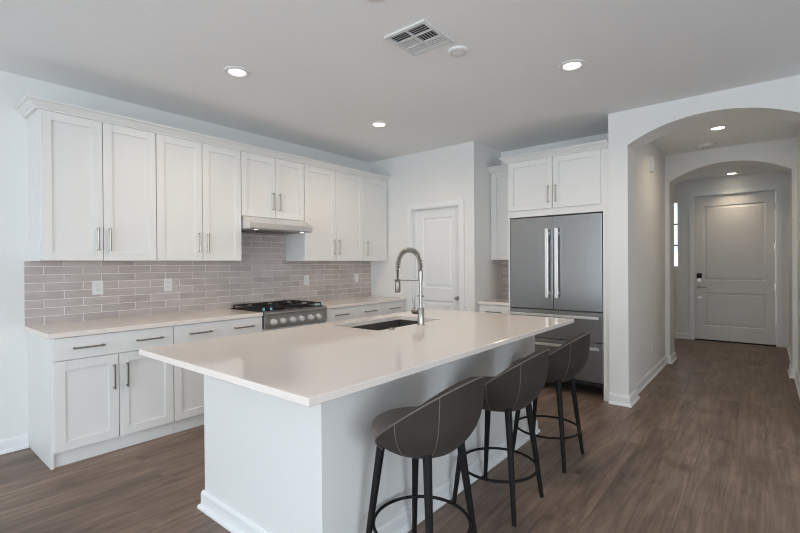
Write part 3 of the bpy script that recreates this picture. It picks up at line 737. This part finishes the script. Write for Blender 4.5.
m = MB(); m.tube([(0, 0, 0.314), (-0.19, 0, 0.314)], 0.0035, 10); m.tube([(-0.212 + 0.0235 * math.cos(a), 0.0235 * math.sin(a), 0.314) for a in [2 * PI * k / 24 for k in range(24)]], 0.0045, 8, closed=True)
m.build('support_arm', NICKEL, t, True)
m = MB(); m.cyl((-0.018, 0, 0.094), (-0.074, 0, 0.094), 0.020, bev=0.004); m.tube([(-0.062, 0, 0.108), (-0.063, 0, 0.15), (-0.068, 0, 0.188)], [0.006, 0.0055, 0.005])
m.build('handle', NICKEL, t, True)
MB().tube([(-0.026, 0, 0.205), (0.026, 0, 0.205)], 0.005, 10).build('collar_pin', NICKEL, t, True)
ab = MB().lathe([(0, 0), (0.022, 0), (0.022, 0.006), (0.018, 0.009), (0, 0.009)], (-1.91, 2.232, CT), 24).build('air_switch', NICKEL, None, True)
tag(ab, 'small round push button on the island countertop beside the sink', 'button')

# ================================================================= BAR STOOLS
def make_stool(label, loc):
    t = thing('bar_stool', label, 'bar stool', loc, 0, 'bar stools along the island')
    # legs: front pair towards the island (-x)
    for sx in (-1, 1):
        for sy in (-1, 1):
            top = Vector((sx * 0.122, sy * 0.122, 0.585)); bot = Vector((sx * 0.182, sy * 0.182, 0.0))
            MB().tube([bot, bot.lerp(top, 0.03), top], [0.0115, 0.012, 0.0195], 16).build('leg', BLACK, t, True)
    MB().tube([(0.213 * math.cos(a), 0.213 * math.sin(a), 0.205) for a in [2 * PI * k / 64 for k in range(64)]], 0.0075, 10, closed=True).build('foot_ring', BLACK, t, True)
    # round seat cushion
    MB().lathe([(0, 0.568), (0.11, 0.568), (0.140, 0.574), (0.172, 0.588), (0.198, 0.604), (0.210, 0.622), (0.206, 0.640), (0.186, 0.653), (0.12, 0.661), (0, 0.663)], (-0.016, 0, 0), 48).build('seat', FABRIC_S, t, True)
    # wrap-around back: rim height falls from the back centre to the arms
    TH = math.radians(106); n = 64; q = 16; ZB = 0.552
    def rim(a):
        z = 0.884 - 0.205 * (1 - math.cos(a)); u = (abs(a) - TH + 0.20) / 0.20
        return z - (0.046 * (1 - math.sqrt(max(0.0, 1 - u * u))) if u > 0 else 0.0)
    def outer(a, v):
        """v 0..1 from the underside up to the rim"""
        zr = rim(a); z = ZB + (zr - ZB) * v ** 1.15
        span = 0.5 * (zr - ZB) + 0.165; t = min(1.0, (z - ZB) / (span * 0.88))
        r = 0.155 + 0.112 * (1 - (1 - t) ** 3.2)
        back = max(0.0, math.cos(a)); fl = 0.014 * back * (z - ZB) / 0.33
        e = max(0.0, (abs(a) - TH + 0.22) / 0.22); zl = z + 0.03 * e * e * (1 - v)   # the arm's lower corner is rounded
        return Vector((r * math.cos(a) + fl, r * math.sin(a), zl))
    bm = bmesh.new(); th = 0.042
    O = [[None] * (q + 1) for _ in range(n + 1)]; I = [[None] * (q + 1) for _ in range(n + 1)]
    for i in range(n + 1):
        a = -TH + 2 * TH * i / n
        for k in range(q + 1):
            p = outer(a, k / q); O[i][k] = bm.verts.new(p)
            e = min(1.0, (1 - abs(a) / TH) * 9); tt = th * (0.55 + 0.45 * e)
            c = Vector((p.x * 0.0, 0, 0)); d = Vector((p.x, p.y, 0)).normalized()
            I[i][k] = bm.verts.new(p - d * tt + Vector((0, 0, 0.012 if k < 2 else (-0.004 if k == q else 0))))
    for i in range(n):
        for k in range(q):
            bm.faces.new((O[i][k], O[i + 1][k], O[i + 1][k + 1], O[i][k + 1])); bm.faces.new((I[i][k], I[i][k + 1], I[i + 1][k + 1], I[i + 1][k]))
        bm.faces.new((O[i][q], O[i + 1][q], I[i + 1][q], I[i][q])); bm.faces.new((O[i][0], I[i][0], I[i + 1][0], O[i + 1][0]))
    for i in (0, n):
        for k in range(q): bm.faces.new((O[i][k], O[i][k + 1], I[i][k + 1], I[i][k]))
    # closed underside
    uc = bm.verts.new((0, 0, 0.549))
    ring_a = [O[i][0] for i in range(n + 1)]
    for i in range(n): bm.faces.new((ring_a[i + 1], ring_a[i], uc))
    bmesh.ops.recalc_face_normals(bm, faces=bm.faces[:])
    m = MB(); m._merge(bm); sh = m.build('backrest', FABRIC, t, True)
    sd = sh.modifiers.new('soft', 'BEVEL'); sd.width = 0.010; sd.segments = 3; sd.limit_method = 'ANGLE'; sd.angle_limit = math.radians(50)
    def on_outer(a, v, off=0.001):
        p = outer(a, v); d = Vector((p.x, p.y, 0)).normalized(); return p + d * off
    MB().tube([on_outer(-TH + 2 * TH * i / 80, 1.0) + Vector((0, 0, -0.002)) for i in range(81)], 0.0035, 8).build('piping', PIPING, sh, True)
    for a in (-1.33, -0.68, 0.68, 1.33):
        MB().tube([on_outer(a, v / 24, 0.0004) for v in range(2, 25)], 0.0018, 6).build('seam', PIPING, sh, True)
    MB().lathe([(0, 0.555), (0.130, 0.555), (0.130, 0.570), (0, 0.570)], n=32).build('seat_base', BLACK, t, True)
    return t
sx = -1.178
st = make_stool('bar stool nearest the camera, taupe upholstered tub seat on black legs', (sx, 1.570, 0))
for lab, y in (('middle one of the three taupe bar stools along the island', 2.300), ('taupe bar stool farthest from the camera, nearest the refrigerator', 3.040)):
    c = copy_tree(st); c.location = (sx, y, 0); c['label'] = lab

# ================================================================= CEILING FIXTURES
def can_light(label, x, y, power=9.0, cone=168, blend=0.8):
    t = thing('recessed_light', label, 'ceiling light', (x, y, ZC), 0, 'recessed ceiling lights')
    MB().lathe([(0.056, -0.002), (0.064, -0.009), (0.080, -0.010), (0.092, -0.005), (0.094, 0.0)], n=40).build('trim_ring', TRIM, t, True)
    MB().lathe([(0, -0.006), (0.040, -0.006), (0.0575, -0.003)], n=32).build('diffuser', LAMP, t, True)
    d = bpy.data.lights.new('downlight', 'SPOT'); d.energy = power; d.color = (1.0, 0.80, 0.58); d.spot_size = math.radians(cone); d.spot_blend = blend; d.shadow_soft_size = 0.05
    o = bpy.data.objects.new('downlight', d); COL.objects.link(o); o.parent = t; o.location = (0, 0, -0.02)
    return t
can_light('recessed ceiling light nearest the left wall cabinets, left of the air vent', -2.988, 1.768, 20)
can_light('recessed ceiling light toward the pantry wall corner, farthest back in the kitchen', -3.022, 3.355, 20)
can_light('recessed ceiling light right of the smoke detector, before the arch', -1.068, 3.259, 23)
can_light('recessed ceiling light in the hallway between the two arches', -0.383, 5.784, 13)
can_light('recessed ceiling light in the foyer in front of the front door', -0.411, 8.90, 16, 110, 1.0)
for nm, lab, x, y, rr, hh in (('smoke_detector', 'round white smoke detector beside the ceiling air vent', -1.578, 2.543, 0.068, 0.5), ('smoke_detector', 'small round white smoke detector on the hallway ceiling', -0.537, 6.50, 0.082, 1.3)):
    t = thing(nm, lab, 'smoke detector', (x, y, ZC))
    MB().lathe([(q, z_ * hh) for q, z_ in [(0, -0.034), (rr * 0.55, -0.034), (rr * 0.86, -0.031), (rr * 0.97, -0.022), (rr, 0.0)]], n=40).build('cover', PLASTIC, t, True)
    MB().lathe([(q, z_ * hh) for q, z_ in [(rr * 0.60, -0.0325), (rr * 0.66, -0.035), (rr * 0.72, -0.0320)]], n=40).build('vent_ring', PLASTIC_G, t, True)
t = MB().lathe([(0, -0.010), (0.055, -0.010), (0.066, -0.006), (0.068, 0.0)], (-1.58, 1.735, ZC), 36).build('ceiling_cover_plate', PLASTIC, None, True)
tag(t, 'round white cover plate on the ceiling at the top edge of the picture', 'cover plate')
# air vent
vx0, vx1, vy0, vy1 = -1.832, -1.522, 2.085, 2.400
t = thing('air_vent', 'square white louvered air vent on the kitchen ceiling', 'air vent', ((vx0 + vx1) / 2, (vy0 + vy1) / 2, ZC))
h = 0.157; z = -0.012
f = MB(); fw = 0.024
f.box(-h, h, -h, -h + fw, z, 0, 0.002); f.box(-h, h, h - fw, h, z, 0, 0.002); f.box(-h, -h + fw, -h + fw, h - fw, z, 0, 0.002); f.box(h - fw, h, -h + fw, h - fw, z, 0, 0.002)
f.box(-0.005, 0.005, -h + fw, h - fw, z, -0.002)
for yy in (-0.045, 0.045): f.box(-h + fw, h - fw, yy - 0.004, yy + 0.004, z, -0.002)
f.build('frame', VENT_W, t)
MB().box(-h + 0.01, h - 0.01, -h + 0.01, h - 0.01, -0.0015, -0.0005).build('backing', VENT_D, t)
def slat(m, cx, cy, ln, along_x, tilt):
    mm = Matrix.Translation((cx, cy, -0.0075)) @ Matrix.Rotation(0 if along_x else PI / 2, 4, 'Z') @ Matrix.Rotation(tilt, 4, 'X')
    m.box(-ln / 2, ln / 2, -0.0058, 0.0058, -0.0008, 0.0008, matrix=mm)
for sx_ in (-1, 1):
    cx = sx_ * 0.069
    for cy, al, tl in ((-0.089, True, 0.6), (0.0, False, 0.6 * sx_), (0.089, True, -0.15)):
        m = MB()
        if al:
            for q_ in range(4): slat(m, cx, cy - 0.030 + q_ * 0.020, 0.126, True, tl)
        else:
            for q_ in range(6): slat(m, cx - 0.052 + q_ * 0.0208, 0, 0.082, False, tl)
        m.build('louver', VENT_W, t)
